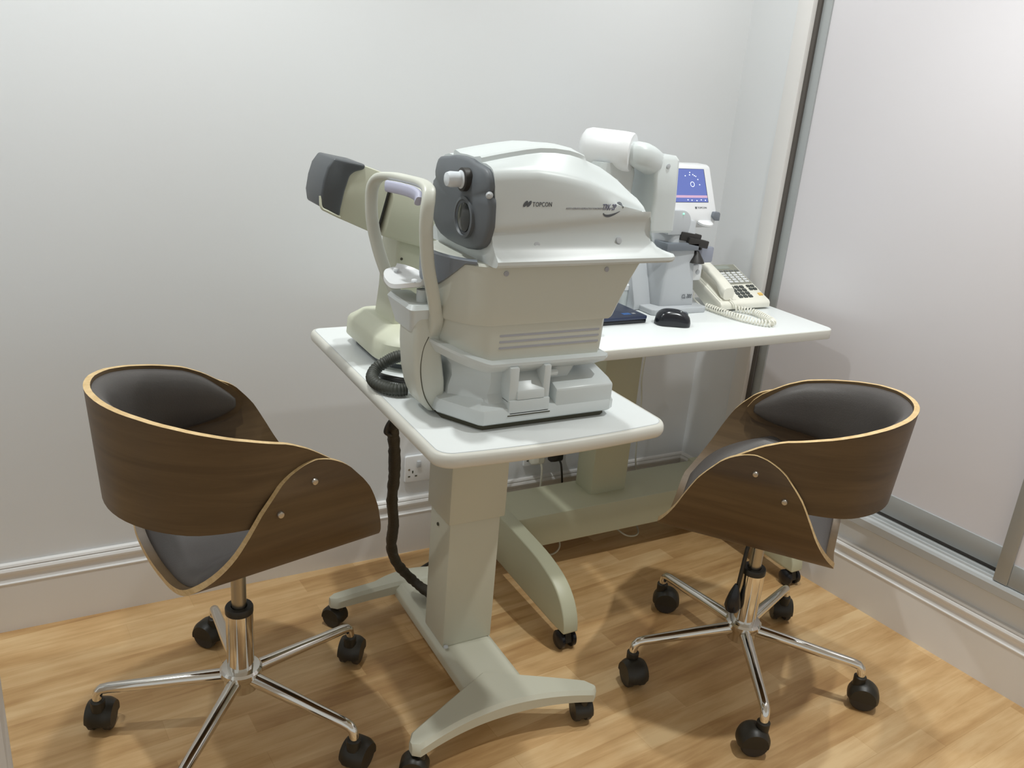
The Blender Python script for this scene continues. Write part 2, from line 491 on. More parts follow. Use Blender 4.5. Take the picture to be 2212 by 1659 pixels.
    for k in range(-34, 35):
        a = PA * math.sin(PI / 2 * k / 34); e = abs(a) / PA
        zt, zb = interp(AT, abs(a)) + z0 - 0.007, interp(AB, abs(a)) + z0 + 0.007
        mid, hh = (zt + zb) / 2, max(0.004, (zt - zb) / 2 * (1 - 0.8 * max(0, (e - 0.80) / 0.20) ** 2.2) ** 0.5)
        r1, r2 = [], []
        for j in range(13):
            v = math.sin((2 * j / 12 - 1) * PI / 2)
            tk = 0.030 * (1 - abs(v) ** 4) ** 0.5 * (1 - e ** 8) ** 0.5
            lean = 0.008 * (mid + hh * v - z0 - 0.33) / 0.12 * (1 if abs(a) < 0.3 else 0.3)
            x, y = plan(a, RB - TH - 0.0005); r1.append(Vector((x - lean, y, mid + hh * v)))
            x, y = plan(a, RB - TH - 0.001 - tk); r2.append(Vector((x - lean, y, mid + hh * v)))
        rings.append(r1 + r2[::-1])
    b.loft(rings); b.build('back_pad', 'leather', t, angle=60)
    for sg in (-1, 1):
        for x, z in ((0.016 + dx, 0.268), (-0.052 + dx, 0.222)):
            B().lathe([(0.0005, 0.004), (0.0025, 0.0042), (0.0055, 0.0034), (0.0068, 0.001), (0.0068, -0.002)][::-1], (x, sg * (RS - 0.13 * max(0, z - RS)), z0 + z), (0, sg, 0), 16).build('screw', 'screw', t)
    # mechanism, column and five-star base
    B().box(-0.05, 0.10, -0.05, 0.05, z0 - 0.006, z0 + 0.012).bevel(0.006).build('mounting_plate', 'black', t)
    B().lathe([(0.0155, 0.28), (0.0155, z0 - 0.015)]).build('gas_lift', 'steel', t)
    B().lathe([(0.0285, 0.14), (0.0285, 0.292), (0.0265, 0.293)]).build('column_sleeve', 'chrome', t)
    B().lathe([(0.0290, 0.288), (0.0292, 0.300), (0.0275, 0.3035), (0.017, 0.3035), (0.017, 0.296)]).build('collar', 'black', t)
    B().lathe([(0.024, 0.092), (0.036, 0.098), (0.038, 0.118), (0.040, 0.128), (0.0445, 0.135), (0.0445, 0.146), (0.040, 0.151), (0.030, 0.152)]).build('hub', 'chrome', t)
    for k in range(5):
        a = leg0 + 2 * PI * k / 5 - rotz
        d = Vector((math.cos(a), math.sin(a), 0))
        pts = [d * 0.030 + Vector((0, 0, 0.128)), d * 0.12 + Vector((0, 0, 0.123)), d * 0.20 + Vector((0, 0, 0.118)), d * 0.270 + Vector((0, 0, 0.114)),
               d * 0.284 + Vector((0, 0, 0.1115)), d * 0.292 + Vector((0, 0, 0.104)), d * 0.2945 + Vector((0, 0, 0.092)), d * 0.2945 + Vector((0, 0, 0.080))]
        sz = [(.0155, .0165), (.0145, .0145), (.0130, .0125), (.0118, .0112), (.0112, .0108), (.0105, .0105), (.0100, .0100), (.0100, .0100)]
        side = Vector((-d.y, d.x, 0)); rings = []
        for i, p in enumerate(pts):
            tt = (pts[min(i + 1, 7)] - pts[max(i - 1, 0)]).normalized(); nn = tt.cross(side)
            rings.append([p + side * (sz[i][0] * math.cos(2 * PI * q / 16)) + nn * (sz[i][1] * math.sin(2 * PI * q / 16)) for q in range(16)])
        B().loft(rings).build('leg', 'chrome', t)
        caster(t, d * 0.2945, random.uniform(0, 6.28) if k else a + 0.6)
    if lever:
        a = math.radians(-138)
        lx, ly = 0.028, 0.030
        lv = B().tube([(0.02, 0.01, z0 + 0.0), (0.024, 0.022, z0 - 0.03), (lx, ly, 0.25)], 0.0052, 10).build('lever', 'black', t)
        B().lathe([(0.004, 0.262), (0.008, 0.252), (0.0135, 0.236), (0.019, 0.212), (0.020, 0.200), (0.016, 0.188), (0.006, 0.184)], (lx + 0.004, ly + 0.004, 0)).build('knob', 'blackgloss', lv)
    return t

def caster(t, p, ang):
    """twin-wheel caster: hood with a stem, two wheels"""
    p = Vector((p[0], p[1], 0)); d = Vector((math.cos(ang), math.sin(ang), 0)); s = Vector((-d.y, d.x, 0))
    c = p + d * 0.016 + Vector((0, 0, 0.0325))
    b = B(); b.lathe([(0.0145, 0.058), (0.0150, 0.082), (0.0125, 0.084)], p)
    rings = []
    for j in range(9):                                          # hood: half-round cover over the wheels
        w = -0.0275 + 0.055 * j / 8
        e = (1 - abs(2 * j / 8 - 1) ** 4) ** 0.25 if 0 < j < 8 else 0.80
        r1 = [c + s * w + (d * math.cos(q) + Vector((0, 0, 1)) * math.sin(q)) * 0.0375 * e for q in [math.radians(-12 + 200 * k / 16) for k in range(17)]]
        rings.append(r1)
    b.loft(rings, True)
    h = b.build('caster', 'black', t)
    for sg in (-1, 1):
        B().lathe([(0.010, 0.006), (0.028, 0.007), (0.0325, 0.011), (0.0325, 0.021), (0.029, 0.0245), (0.012, 0.0255)], c, s * sg, 24).build('wheel', 'dark', h)

CH1 = chair('walnut swivel chair with its back to the plain wall, left of the instrument table', (0.3044, 1.600, 0), 0.2283, 0.4214, math.radians(19), False, 0.0225)
CH2 = chair('walnut swivel chair with its back towards the sliding doors, right of the instrument table', (1.4913, 1.3059, 0), 2.2417, 0.387, math.radians(22), True, 0.0066)

# ------------------------------------------------------------------ instrument table
def table_top(b, out, z0, z1):
    """slab with softly rounded edge"""
    n = len(out); cx = sum(p[0] for p in out) / n; cy = sum(p[1] for p in out) / n
    def ins(d):
        res = []
        for i, p in enumerate(out):
            a, c = Vector(out[i - 1]), Vector(out[(i + 1) % n])
            tt = (c - a).normalized(); nn = Vector((-tt.y, tt.x))
            res.append((p[0] + nn.x * d, p[1] + nn.y * d))
        return res
    r = (z1 - z0) / 2
    rings = []
    for k in range(9):
        a = -PI / 2 + PI * k / 8
        q = ins(0.5 * r * (1 - math.cos(a)) * 1.2)
        rings.append([(x, y, (z0 + z1) / 2 + r * math.sin(a)) for x, y in q])
    return b.loft(rings), ins

TX0, TX1, TY0, TY1, TZ = 0.556, 1.053, 1.188, 1.972, 0.79
tt = thing('instrument_table', 'white pedestal table on a four-caster base, carrying the large refractometer', 'table', (0.82, 1.58, 0))
out = []
for (cx, cy, a0) in ((TX0 + .04, TY0 + .04, PI), (TX1 - .04, TY0 + .04, 1.5 * PI), (TX1 - .03, TY1 - .03, 0), (TX0 + .03, TY1 - .03, .5 * PI)):
    for k in range(9):
        a = a0 + 0.5 * PI * k / 8; r = .04 if cy < 1.5 else .03
        out.append((cx + r * math.cos(a), cy + r * math.sin(a)))
# gentle bow of the front edge
i0 = 8
bow = [(TX0 + .04 + (TX1 - TX0 - .08) * k / 10, TY0 - 0.010 * (1 - (2 * k / 10 - 1) ** 2)) for k in range(1, 10)]
out = out[:9] + bow + out[9:]
b = B(); b, ins = table_top(b, out, TZ - 0.027, TZ)
b.build('tabletop', 'table_edge', tt, angle=60)
q = ins(0.0115)
b = B().prism(q, TZ - 0.004, TZ + 0.0006, 'z'); b.build('worktop_surface', 'table', tt)
b = B(); q1 = ins(0.0102); b.loft([[(x, y, TZ - 0.003) for x, y in q1], [(x, y, TZ + 0.0003) for x, y in q1]]); b.build('edge_groove', 'lgrey', tt)
B().box(0.757, 0.901, 1.541, 1.665, 0.435, 0.758).bevel(0.004).build('column_sleeve', 'cream', tt)
cl = B().box(0.763, 0.893, 1.548, 1.658, 0.10, 0.44).bevel(0.005).build('column', 'cream', tt)
B().lathe([(0.0045, 0.001), (0.004, 0.003), (0.001, 0.003)], (0.763, 1.61, 0.405), (-1, 0, 0), 14).build('screw', 'shade', cl)
B().lathe([(0.006, 0.0005), (0.005, 0.0035), (0.002, 0.0045)], (0.768, 1.540, 0.107), (0, 0, 1), 14).build('bolt', 'lgrey', cl)
B().box(0.70, 0.95, 1.30, 1.86, 0.742, 0.764).bevel(0.004).build('bracket', 'cream', tt)
# base: a beam with a forked foot at both ends
b = B()
prof = [(0.757, 0.062), (0.899, 0.062), (0.899, 0.088), (0.884, 0.101), (0.772, 0.101), (0.757, 0.088)]
b.loft([[(x, y, z) for x, z in prof] for y in (1.345, 1.85)])
b.bevel(0.004)
base = b.build('base', 'cream', tt)
def foot(front):
    b = B(); rings = []
    for k in range(33):
        x = 0.582 + 0.456 * k / 32
        e = (x - 0.81) / 0.228; ae = abs(e)
        zc = 0.090 - 0.012 * ae ** 2; th = 0.034 - 0.008 * ae
        if front:
            yf = 1.274 + 0.036 * (1 - ae ** 2); yb = 1.326 + 0.105 * max(0, 1 - ae) ** 1.05
        else:
            yf = 1.838; yb = 1.880 + 0.022 * max(0, 1 - (ae / .45) ** 2)
        if ae > 0.92:
            q = 1 - math.sqrt(max(0.02, 1 - ((ae - 0.92) / 0.085) ** 2)); m_ = (yf + yb) / 2
            yf += (m_ - yf) * q; yb += (m_ - yb) * q
        c_ = min(0.008, (yb - yf) * .3)
        rings.append([(x, yf, zc - th / 2), (x, yf, zc + th / 2 - 0.008), (x, yf + c_, zc + th / 2), (x, yb - c_, zc + th / 2), (x, yb, zc + th / 2 - 0.008), (x, yb, zc - th / 2)])
    b.loft(rings)
    return b.build('foot', 'cream', tt, angle=42)
foot(True); foot(False)
for (x, y, a) in ((0.602, 1.292, 2.6), (1.012, 1.298, 1.35), (0.607, 1.860, 2.2), (1.012, 1.860, 1.0)):
    ang = a
    p = Vector((x, y, 0)); d = Vector((math.cos(ang), math.sin(ang), 0)); s = Vector((-d.y, d.x, 0)); c = p + d * 0.012 + Vector((0, 0, 0.0275))
    b = B(); b.lathe([(0.010, 0.045), (0.010, 0.072)], p)
    rings = []
    for j in range(7):
        w = -0.022 + 0.044 * j / 6; e = 1.0 if 0 < j < 6 else 0.86
        rings.append([c + s * w + (d * math.cos(q) + Vector((0, 0, 1)) * math.sin(q)) * 0.031 * e for q in [math.radians(-5 + 190 * k / 14) for k in range(15)]])
    b.loft(rings); h = b.build('caster', 'black', tt)
    for sg in (-1, 1):
        B().lathe([(0.010, 0.004), (0.024, 0.005), (0.0275, 0.008), (0.0275, 0.017), (0.025, 0.0205), (0.010, 0.021)], c, s * sg, 22).build('wheel', 'dark', h)

# ------------------------------------------------------------------ desk
DZ = 0.80
dk = thing('desk', 'white rectangular desk in the corner, with phone, mouse and lens meter on it', 'desk', (1.53, 1.9, 0))
b = B().prism(rrect(1.072, 1.963, 1.600, 2.000, [.012, .03, .012, .012]), DZ - 0.026, DZ, 'z'); b.bevel(0.002)
b.build('desktop', ['table_edge'], dk)
b = B().prism(rrect(1.0745, 1.9605, 1.6025, 1.9975, [.01, .028, .01, .01]), DZ - 0.002, DZ + 0.0005, 'z'); b.build('desktop_surface', 'table', dk)
B().box(1.432, 1.563, 1.94, 2.03, 0.20, 0.775).bevel(0.005).build('column', 'deskcream', dk)
B().lathe([(0.068, 0.764), (0.068, 0.775)], (1.498, 1.93, 0)).build('column_collar', 'dark', dk)
B().box(1.14, 1.92, 1.876, 2.045, 0.100, 0.203).bevel(0.003).build('base_beam', 'deskcream', dk)
def desk_foot(x0, x1, lab):
    pr = [(2.06, .052), (2.06, .205), (1.86, .203), (1.70, .190), (1.645, .180), (1.60, .165), (1.565, .140), (1.545, .110), (1.535, .08), (1.534, .056), (1.62, .050)]
    pr = [(2.06, .065), (2.06, .205)] + [(p.x, p.y) for p in smooth_path([(1.86, .203, 0), (1.72, .194, 0), (1.645, .180, 0), (1.60, .163, 0), (1.566, .137, 0), (1.546, .108, 0), (1.536, .08, 0), (1.533, .054, 0)], 4)] + [(1.60, .052)]
    b = B().prism(pr, x0, x1, 'x'); b.bevel(0.004, 2, 50)
    f_ = b.build('foot', 'deskcream', dk, angle=45)
    for y in (1.556, 2.035):
        xm = (x0 + x1) / 2
        h = B().lathe([(0.008, 0.03), (0.008, 0.064)], (xm, y, 0)).prism([(y - 0.02, 0.022), (y + 0.02, 0.022), (y + 0.012, 0.050), (y - 0.012, 0.050)], xm - 0.009, xm + 0.009, 'x').build('caster', 'black', f_)
        for sg in (-1, 1):
            B().lathe([(0.006, 0.009), (0.020, 0.010), (0.0250, 0.013), (0.0250, 0.021), (0.018, 0.026), (0.004, 0.028)], (xm, y, 0.025), (sg, 0, 0), 24).build('wheel', 'steel' if sg else 'dark', h) if False else \
            B().lathe([(0.006, 0.009), (0.020, 0.010), (0.0250, 0.013), (0.0250, 0.021), (0.018, 0.026), (0.004, 0.028)], (xm, y, 0.025), (sg, 0, 0), 24).build('caster_wheel', 'blackgloss', f_)
desk_foot(1.100, 1.145, 'l'); desk_foot(1.915, 1.960, 'r')

# ------------------------------------------------------------------ refractometer (main instrument)
YC = 1.395
rf = thing('refractometer', 'large white eye-testing instrument with domed head, nearest the camera on the pedestal table', 'eye instrument', (0.80, YC, TZ + 0.0006))
def base_plan(d=0.0):
    return [(0.622 + d, 1.352), (0.668 + d * .6, 1.268 + d), (0.676 + d * .4, 1.262 + d), (0.950 - d, 1.262 + d), (0.962 - d, 1.270 + d), (0.966 - d, 1.285 + d), (0.966 - d, 1.515 - d), (0.950 - d, 1.530 - d),
            (0.676 + d * .4, 1.530 - d), (0.668 + d * .6, 1.524 - d), (0.622 + d, 1.440)]
b = B(); b.loft([[(x, y, z) for x, y in base_plan(d)] for d, z in ((0.012, TZ + 0.0008), (0.012, 0.806))]); b.build('underside_plate', 'shade', rf)  # dark colour covers both the rubber and the shadow gap under the base
b = B(); b.loft([[(x, y, z) for x, y in base_plan(d)] for d, z in ((0.003, 0.803), (0.0, 0.806), (0.0, 0.822), (0.004, 0.830), (0.030, 0.838), (0.034, 0.842))])
base_ = b.build('base', 'abs', rf, angle=30)
# upright neck between base and turntable ring
def neck_plan(x0, x1, w, ch=0.05):
    return [(x0, YC - w * .35), (x0 + ch, YC - w), (x1 - .02, YC - w), (x1, YC - w + .02), (x1, YC + w - .02), (x1 - .02, YC + w), (x0 + ch, YC + w), (x0, YC + w * .35)]
b = B(); b.loft([[(x, y, z) for x, y in neck_plan(x0, x1, w)] for x0, x1, w, z in ((.645, .900, .112, .834), (.648, .895, .098, .850), (.655, .890, .095, .870), (.652, .90, .098, .893), (.64, .93, .106, .910))])
b.build('neck', 'abs', rf, angle=30)
# side blocks on the base
b = B().prism([(1.264, .806), (1.264, .858), (1.282, .866), (1.400, .892), (1.400, .806)], 0.826, 0.955, 'x'); b.bevel(0.004)
b.build('side_cover', 'abs', rf)
b = B(); b.box(0.726, 0.812, 1.262, 1.33, 0.818, 0.846); b.box(0.726, 0.745, 1.266, 1.33, 0.840, 0.908); b.box(0.797, 0.812, 1.266, 1.33, 0.840, 0.908)
b.prism([(1.262, .846), (1.264, .862), (1.296, .888), (1.33, .900), (1.33, .846)], 0.742, 0.800, 'x'); b.bevel(0.0025)
b.build('locking_lever', 'abs', rf)
B().box(0.724, 0.814, 1.2612, 1.27, 0.8165, 0.8185).build('lever_seam', 'shade', rf)
B().lathe([(0.007, 0), (0.007, 0.022), (0.005, 0.024)], (0.812, 1.285, 0.886), (1, 0, 0), 14).build('knob', 'abs', rf)
# turntable ring that sweeps up towards the patient side
def nose_plan(x_r, x_s, x_n, w, p=1.7, n=10):
    near = [(x_r, YC - w + .012), (x_r - .012, YC - w), (x_s, YC - w)]
    pts = list(near)
    for k in range(1, n):
        a = PI / 2 * k / n
        pts.append((x_s - (x_s - x_n) * math.sin(a) ** (2 / p), YC - w * math.cos(a) ** (2 / p)))
    pts.append((x_n, YC))
    far = [(x, 2 * YC - y) for x, y in pts[:-1]][::-1]
    return pts + far
def ringz(x): return 0.034 * max(0, (0.70 - x) / 0.10) ** 1.2
b = B(); b.loft([[(x, y, z + ringz(x)) for x, y in nose_plan(xr, .69, xn, w)] for xr, xn, w, z in ((.926, .610, .106, .893), (.945, .602, .119, .903), (.949, .598, .122, .908), (.948, .599, .1215, .913), (.94, .606, .114, .916))])
b.build('turntable_ring', 'abs', rf, angle=30)
b = B(); b.loft([[(x, y, z + (ringz(x) if z < .93 else 0)) for x, y in nose_plan(xr, .695, xn, w)] for xr, xn, w, z in ((.936, .620, .1065, .905), (.938, .619, .1075, .940), (.940, .618, .1080, .986))])
lowb = b.build('lower_body', 'abs2', rf, angle=30)
for k in range(3):
    z = 0.9405 + 0.0115 * k
    B().prism(rrect(0.709, 0.923, z - 0.0021, z + 0.0021, 0.002, 4), YC - .1082, YC - .100, 'y').build('vent_stripe', 'stripe', rf)
b = B(); b.loft([[(x, y, z) for x, y in nose_plan(xr, .695, xn, w, 1.8)] for xr, xn, w, z in ((.950, .616, .111, .984), (.954, .614, .1125, .987), (.968, .611, .1135, 1.02), (.986, .609, .115, 1.06), (1.003, .609, .1155, 1.090), (1.003, .615, .112, 1.094))])
hs_ = b.build('housing', 'abs2', rf, angle=30)
for x, z in ((0.708, 1.079), (0.918, 1.080)):
    B().lathe([(0.0048, -0.001), (0.0048, 0.0012), (0.0036, 0.0014), (0.001, 0.0014)], (x, YC - .1155, z), (0, -1, 0), 14).build('screw_cap', 'stripe', hs_)
# head
ZSH = [(.655, 1.252), (.70, 1.256), (.76, 1.2585), (.81, 1.253), (.863, 1.243), (.92, 1.224), (.976, 1.202), (.996, 1.194), (1.0, 1.190)]
ZRI = [(.655, 1.254), (.70, 1.264), (.754, 1.274), (.792, 1.279), (.838, 1.279), (.87, 1.272), (.923, 1.254), (.96, 1.234), (1.0, 1.206)]
ZTO = [(.655, 1.260), (.715, 1.277), (.778, 1.288), (.84, 1.292), (.87, 1.287), (.892, 1.270), (.93, 1.256), (.97, 1.238), (1.0, 1.210)]
CAPZ = [(.996, 1.4), (1.0, 1.186), (1.004, 1.165), (1.007, 1.148), (1.013, 1.133), (1.024, 1.121), (1.042, 1.113), (1.056, 1.109), (1.064, 1.103)]
def zcrease(x): return 1.155 + 0.019 * min(1, max(0, (x - .68) / .25))
def sec(x):
    zs, zr, zt, zc = interp(ZSH, x), interp(ZRI, x), interp(ZTO, x), zcrease(x)
    raised = 1 if x < .885 else 0
    pr = [(.0, 1.093), (.128, 1.093), (.138, 1.0945), (.1425, 1.099), (.1425, 1.105), (.137, 1.111), (.128, 1.119), (.119, 1.130), (.1145, 1.142), (.1135, 1.150), (.116, zc - .002), (.1185, zc + .003), (.118, zc + .012),
          (.1165, (zc + zs) / 2), (.111, zs - .020), (.1065, zs - .009), (.100, zs - .002), (.092, zs + .002), (.075, (zs + zr) / 2 + .003), (.058, zr + .000),
          (.0555, zr + .001 + .0065 * raised), (.050, zr + .002 + .008 * raised), (.028, zt - .001), (.0, zt)]
    cap = interp(CAPZ, x)
    k = 1.0
    if x > 1.042:
        k = 1 - 0.10 * ((x - 1.042) / .022) ** 2
    if x < .675:
        k = 1 - 0.012 * ((.675 - x) / .02)
    return [(w * k, min(z, cap - 0.0008 * i * 0)) for i, (w, z) in enumerate(pr)]
xs = [.6755, .678, .69, .71, .73, .76, .79, .82, .85, .87, .884, .887, .90, .92, .94, .96, .98, .992, .996, 1.0, 1.004, 1.007, 1.013, 1.024, 1.042, 1.056, 1.064]
b = B(); rings = []
for x in xs:
    p = sec(x)
    rings.append([(x, YC - w, z) for w, z in p] + [(x, YC + w, z) for w, z in p[-2:0:-1]])
b.loft(rings)
head = b.build('head', 'abs', rf, angle=34)
def side_y(x, z):
    p = sec(x)[10:18]
    return YC - interp([(zz, w) for w, zz in p], z)
for x, z in ((0.762, 1.128), (0.935, 1.134)):
    B().lathe([(0.0062, -0.004), (0.0062, 0.0012), (0.0045, 0.0016), (0.001, 0.0012)], (x, YC - .119, z), (0, -1, 0.35), 16).build('screw_cap', 'lgrey', head)
def on_side(x0, z0):
    return lambda u, v, w: (x0 + u, side_y(x0 + u, z0 + v) - 0.0004 - w, z0 + v)
lettering('maker_lettering', 'TOPCON', 0.0112, 'ink', head, on_side(0.7475, 1.1945), spacing=1.08, squash=0.78)
lettering('type_lettering', 'AUTO KERATO-REFRACTO-TONOMETER', 0.0044, 'stripe', head, on_side(0.815, 1.190))
lettering('model_lettering', 'TRK-2P', 0.0150, 'ink2', head, on_side(0.891, 1.1890), shear=0.25, squash=0.66, spacing=0.92)
b = B()                                                            # maker's emblem: two slanted lobes
for dx in (0, 0.0072):
    pts = []
    for k in range(18):
        a = 2 * PI * k / 18; u = 0.0036 * math.cos(a); v = 0.0052 * math.sin(a)
        pts.append((0.7335 + dx + u + v * 0.55, 1.1990 + v))
    v0 = [b.bm.verts.new((x, side_y(x, z) - 0.0007, z)) for x, z in pts]; b.face(v0)
b.build('emblem', 'ink', head)
b = B()                                                            # swoosh under the model lettering
def swoosh(P0, P1, P2, w):
    L_, R_ = [], []
    for k in range(21):
        t_ = k / 20
        x = (1 - t_) ** 2 * P0[0] + 2 * t_ * (1 - t_) * P1[0] + t_ ** 2 * P2[0]; z = (1 - t_) ** 2 * P0[1] + 2 * t_ * (1 - t_) * P1[1] + t_ ** 2 * P2[1]
        dx = 2 * (1 - t_) * (P1[0] - P0[0]) + 2 * t_ * (P2[0] - P1[0]); dz = 2 * (1 - t_) * (P1[1] - P0[1]) + 2 * t_ * (P2[1] - P1[1])
        l = math.hypot(dx, dz); nx, nz = -dz / l, dx / l; h = w * math.sin(PI * min(1, t_ * 0.9 + 0.08)) / 2 + 0.0002
        L_.append((x + nx * h, z + nz * h)); R_.append((x - nx * h, z - nz * h))
    V = [[b.bm.verts.new((x, side_y(x, z) - 0.0006, z)) for x, z in q] for q in (L_, R_)]
    for i in range(20): b.face((V[0][i], V[0][i + 1], V[1][i + 1], V[1][i]))
swoosh((0.894, 1.1835), (0.899, 1.1720), (0.930, 1.1870), 0.0042)
swoosh((0.926, 1.2010), (0.9385, 1.2015), (0.9365, 1.1920), 0.0044)
b.build('swoosh', 'ink', head)
# lens face at the patient end
fo = [(0, 1.2625), (.030, 1.2615), (.052, 1.2575), (.075, 1.2545), (.092, 1.2520), (.1015, 1.247), (.108, 1.238), (.1125, 1.226), (.1115, 1.219), (.1085, 1.2145), (.1125, 1.2095), (.1195, 1.205), (.1215, 1.195), (.1225, 1.175), (.1225, 1.160), (.1165, 1.145), (.110, 1.132), (.098, 1.122), (.075, 1.113), (.040, 1.108), (0, 1.107)]
poly = [(YC - w, z) for w, z in fo] + [(YC + w, z) for w, z in fo[-2:0:-1]]
cyf, czf = YC, 1.185
b = B(); rings = []
for s_, x in ((0.80, 0.690), (0.90, 0.6765), (1.0, 0.6755), (1.0, 0.6685), (0.985, 0.6655), (0.93, 0.6625), (0.6, 0.656), (0.25, 0.653)):
    rings.append([(x, cyf + (y - cyf) * s_, czf + (z - czf) * s_) for y, z in poly])
b.loft(rings); facep = b.build('lens_face', 'grey2', rf, angle=50)
B().lathe([(0.036, -0.004), (0.036, 0.004), (0.031, 0.005), (0.029, 0.001)], (0.656, YC - .045, 1.164), (-1, 0, 0), 30).build('lens_ring', 'grey2', facep)
B().lathe([(0.027, -0.002), (0.025, 0.003), (0.014, 0.0065), (0.001, 0.008)], (0.656, YC - .045, 1.164), (-1, 0, 0), 30).build('lens', 'glass', facep)
B().lathe([(0.020, 0), (0.020, 0.012), (0.017, 0.013)], (0.659, YC - .042, 1.228), (-1, 0, 0), 26).build('nozzle_mount', 'dark', facep)
B().lathe([(0.0155, 0.006), (0.0155, 0.014), (0.013, 0.016), (0.0135, 0.034), (0.0115, 0.040), (0.006, 0.042)], (0.659, YC - .042, 1.228), (-1, 0, 0), 26).build('nozzle', 'nozzle', facep)
B().lathe([(0.006, 0), (0.006, 0.006), (0.003, 0.009)], (0.668, YC - .110, 1.212), (-0.6, -0.8, 0), 14).build('sensor', 'lgrey', facep)
# grey shield on the nose of the housing
b = B(); L_, R_ = [], []
pl = nose_plan(1.003, .695, .6085, .1165, 1.8, 16)
idx = [i for i, p in enumerate(pl) if p[0] < 0.664]
ys = [pl[i] for i in idx]
rings = []
for (x, y) in ys:
    e = min(1, abs(y - YC) / 0.088)
    zb = 1.040 + 0.052 * max(0, (e - 0.25) / 0.75) ** 1.6
    dx = Vector((x - 0.70, y - YC)).normalized() * 0.004
    rings.append([(x, y, zb), (x + dx.x, y + dx.y, zb + 0.002), (x + dx.x, y + dx.y, 1.098), (x, y, 1.100), (x - dx.x * 2, y - dx.y * 2, 1.1), (x - dx.x * 2, y - dx.y * 2, zb)])
b.loft(rings); b.build('nose_shield', 'grey', rf, angle=40)
# head-rest: pod, chin rest, arch and brow pad
def podring(k):
    z = 0.797 + (0.985 - 0.797) * k
    x0 = interp([(0, .618), (.06, .604), (.2, .591), (.4, .582), (.7, .577), (1, .578)], k)
    x1 = interp([(0, .636), (.1, .642), (.3, .642), (.6, .632), (1, .622)], k)
    w = interp([(0, .026), (.06, .034), (.2, .040), (.7, .041), (1, .040)], k)
    return [(x, y + 1.401, z) for x, y in rrect(x0, x1, -w, w, [min(.011, (x1 - x0) * .45), .006, .006, min(.011, (x1 - x0) * .45)], 5)]
b = B(); b.loft([podring(k / 12) for k in range(13)])
pod = b.build('chin_rest_pod', 'abs2', rf, angle=40)
b = B(); rr_ = smooth_path([(.604, 1.3605, .948), (.5945, 1.3605, .925), (.591, 1.3605, .89), (.596, 1.3605, .852), (.606, 1.3612, .825), (.622, 1.364, .802)], 6)
b.tube(rr_, 0.0009, 6); b.build('seam', 'shade', pod)
b = B(); b.loft([[(x + dx, y + 1.415, z) for x, y in rrect(-u, u, -w, w, .010, 5)] for dx, u, w, z in ((.598, .024, .042, .955), (.594, .026, .056, .985), (.590, .026, .062, 1.000), (.588, .020, .056, 1.008))])
b.build('chin_rest_bracket', 'abs', rf, angle=40)
B().lathe([(0.0105, 0.985), (0.0105, 1.030)], (0.598, 1.385, 0)).build('chin_rest_post', 'abs', rf)
b = B(); rings = []                                                 # saddle-shaped chin cup
NU, NW = 20, 8
top, bot = [], []
for i in range(NU + 1):
    u = i / NU * 2 - 1; rt_, rb_ = [], []
    for j in range(NW + 1):
        v = j / NW * 2 - 1
        y = 1.43 + u * 0.062; half = 0.030 * (1 - abs(u) ** 3.2) ** 0.5 * (1 - 0.22 * math.cos(u * PI * 1.9) * (1 if v > 0 else 0)) + 0.004
        x = 0.586 + v * half
        z = 1.028 + 0.014 * abs(u) ** 1.6 + (0.007 * abs(v) ** 2 if v > 0 else 0)
        rt_.append(Vector((x, y, z + 0.005))); rb_.append(Vector((x, y, z - 0.003)))
    rings.append(rt_ + rb_[::-1])
b.loft(rings); cup = b.build('chin_cup', 'white', rf, angle=60)
for y in (1.385, 1.474):
    B().lathe([(0.002, 0), (0.002, 0.008), (0.0055, 0.009), (0.0055, 0.012), (0.002, 0.0135)], (0.582, y, 1.036), (0, 0, 1), 14).build('paper_pin', 'white', cup)
B().lathe([(0.005, 0), (0.006, 0.010), (0.004, 0.016)], (0.606, 1.372, 1.000), (0, -1, 0.1), 12).build('knob', 'abs', rf)
arch = [(.618, 1.372, .948), (.614, 1.356, .985), (.600, 1.342, 1.030), (.585, 1.336, 1.085), (.578, 1.334, 1.14), (.578, 1.335, 1.175), (.583, 1.342, 1.197), (.588, 1.356, 1.210), (.588, 1.385, 1.216), (.580, 1.43, 1.2165),
        (.570, 1.475, 1.2155), (.560, 1.51, 1.210), (.555, 1.53, 1.196), (.553, 1.537, 1.175), (.555, 1.537, 1.13), (.565, 1.532, 1.08), (.580, 1.520, 1.03), (.598, 1.498, .985), (.606, 1.478, .952)]
b = B(); pth = smooth_path(arch, 5)
def asec(t_):
    k = 1.55 if t_ < 0.06 else 1.0
    return ell(0.0118 * k ** .3, 0.0072 * k, 14, 3.0)
b.sweep(pth, asec, (1, 0, 0)); b.build('brow_arch', 'abs2', rf, angle=50)
b = B(); pth = smooth_path([(.571, 1.356, 1.190), (.574, 1.366, 1.197), (.572, 1.39, 1.2005), (.566, 1.43, 1.2005), (.558, 1.47, 1.199)], 5)
b.sweep(pth, ell(0.006, 0.0105, 12, 3), (1, 0, 0)); b.build('brow_pad', 'lilac', rf, angle=60)
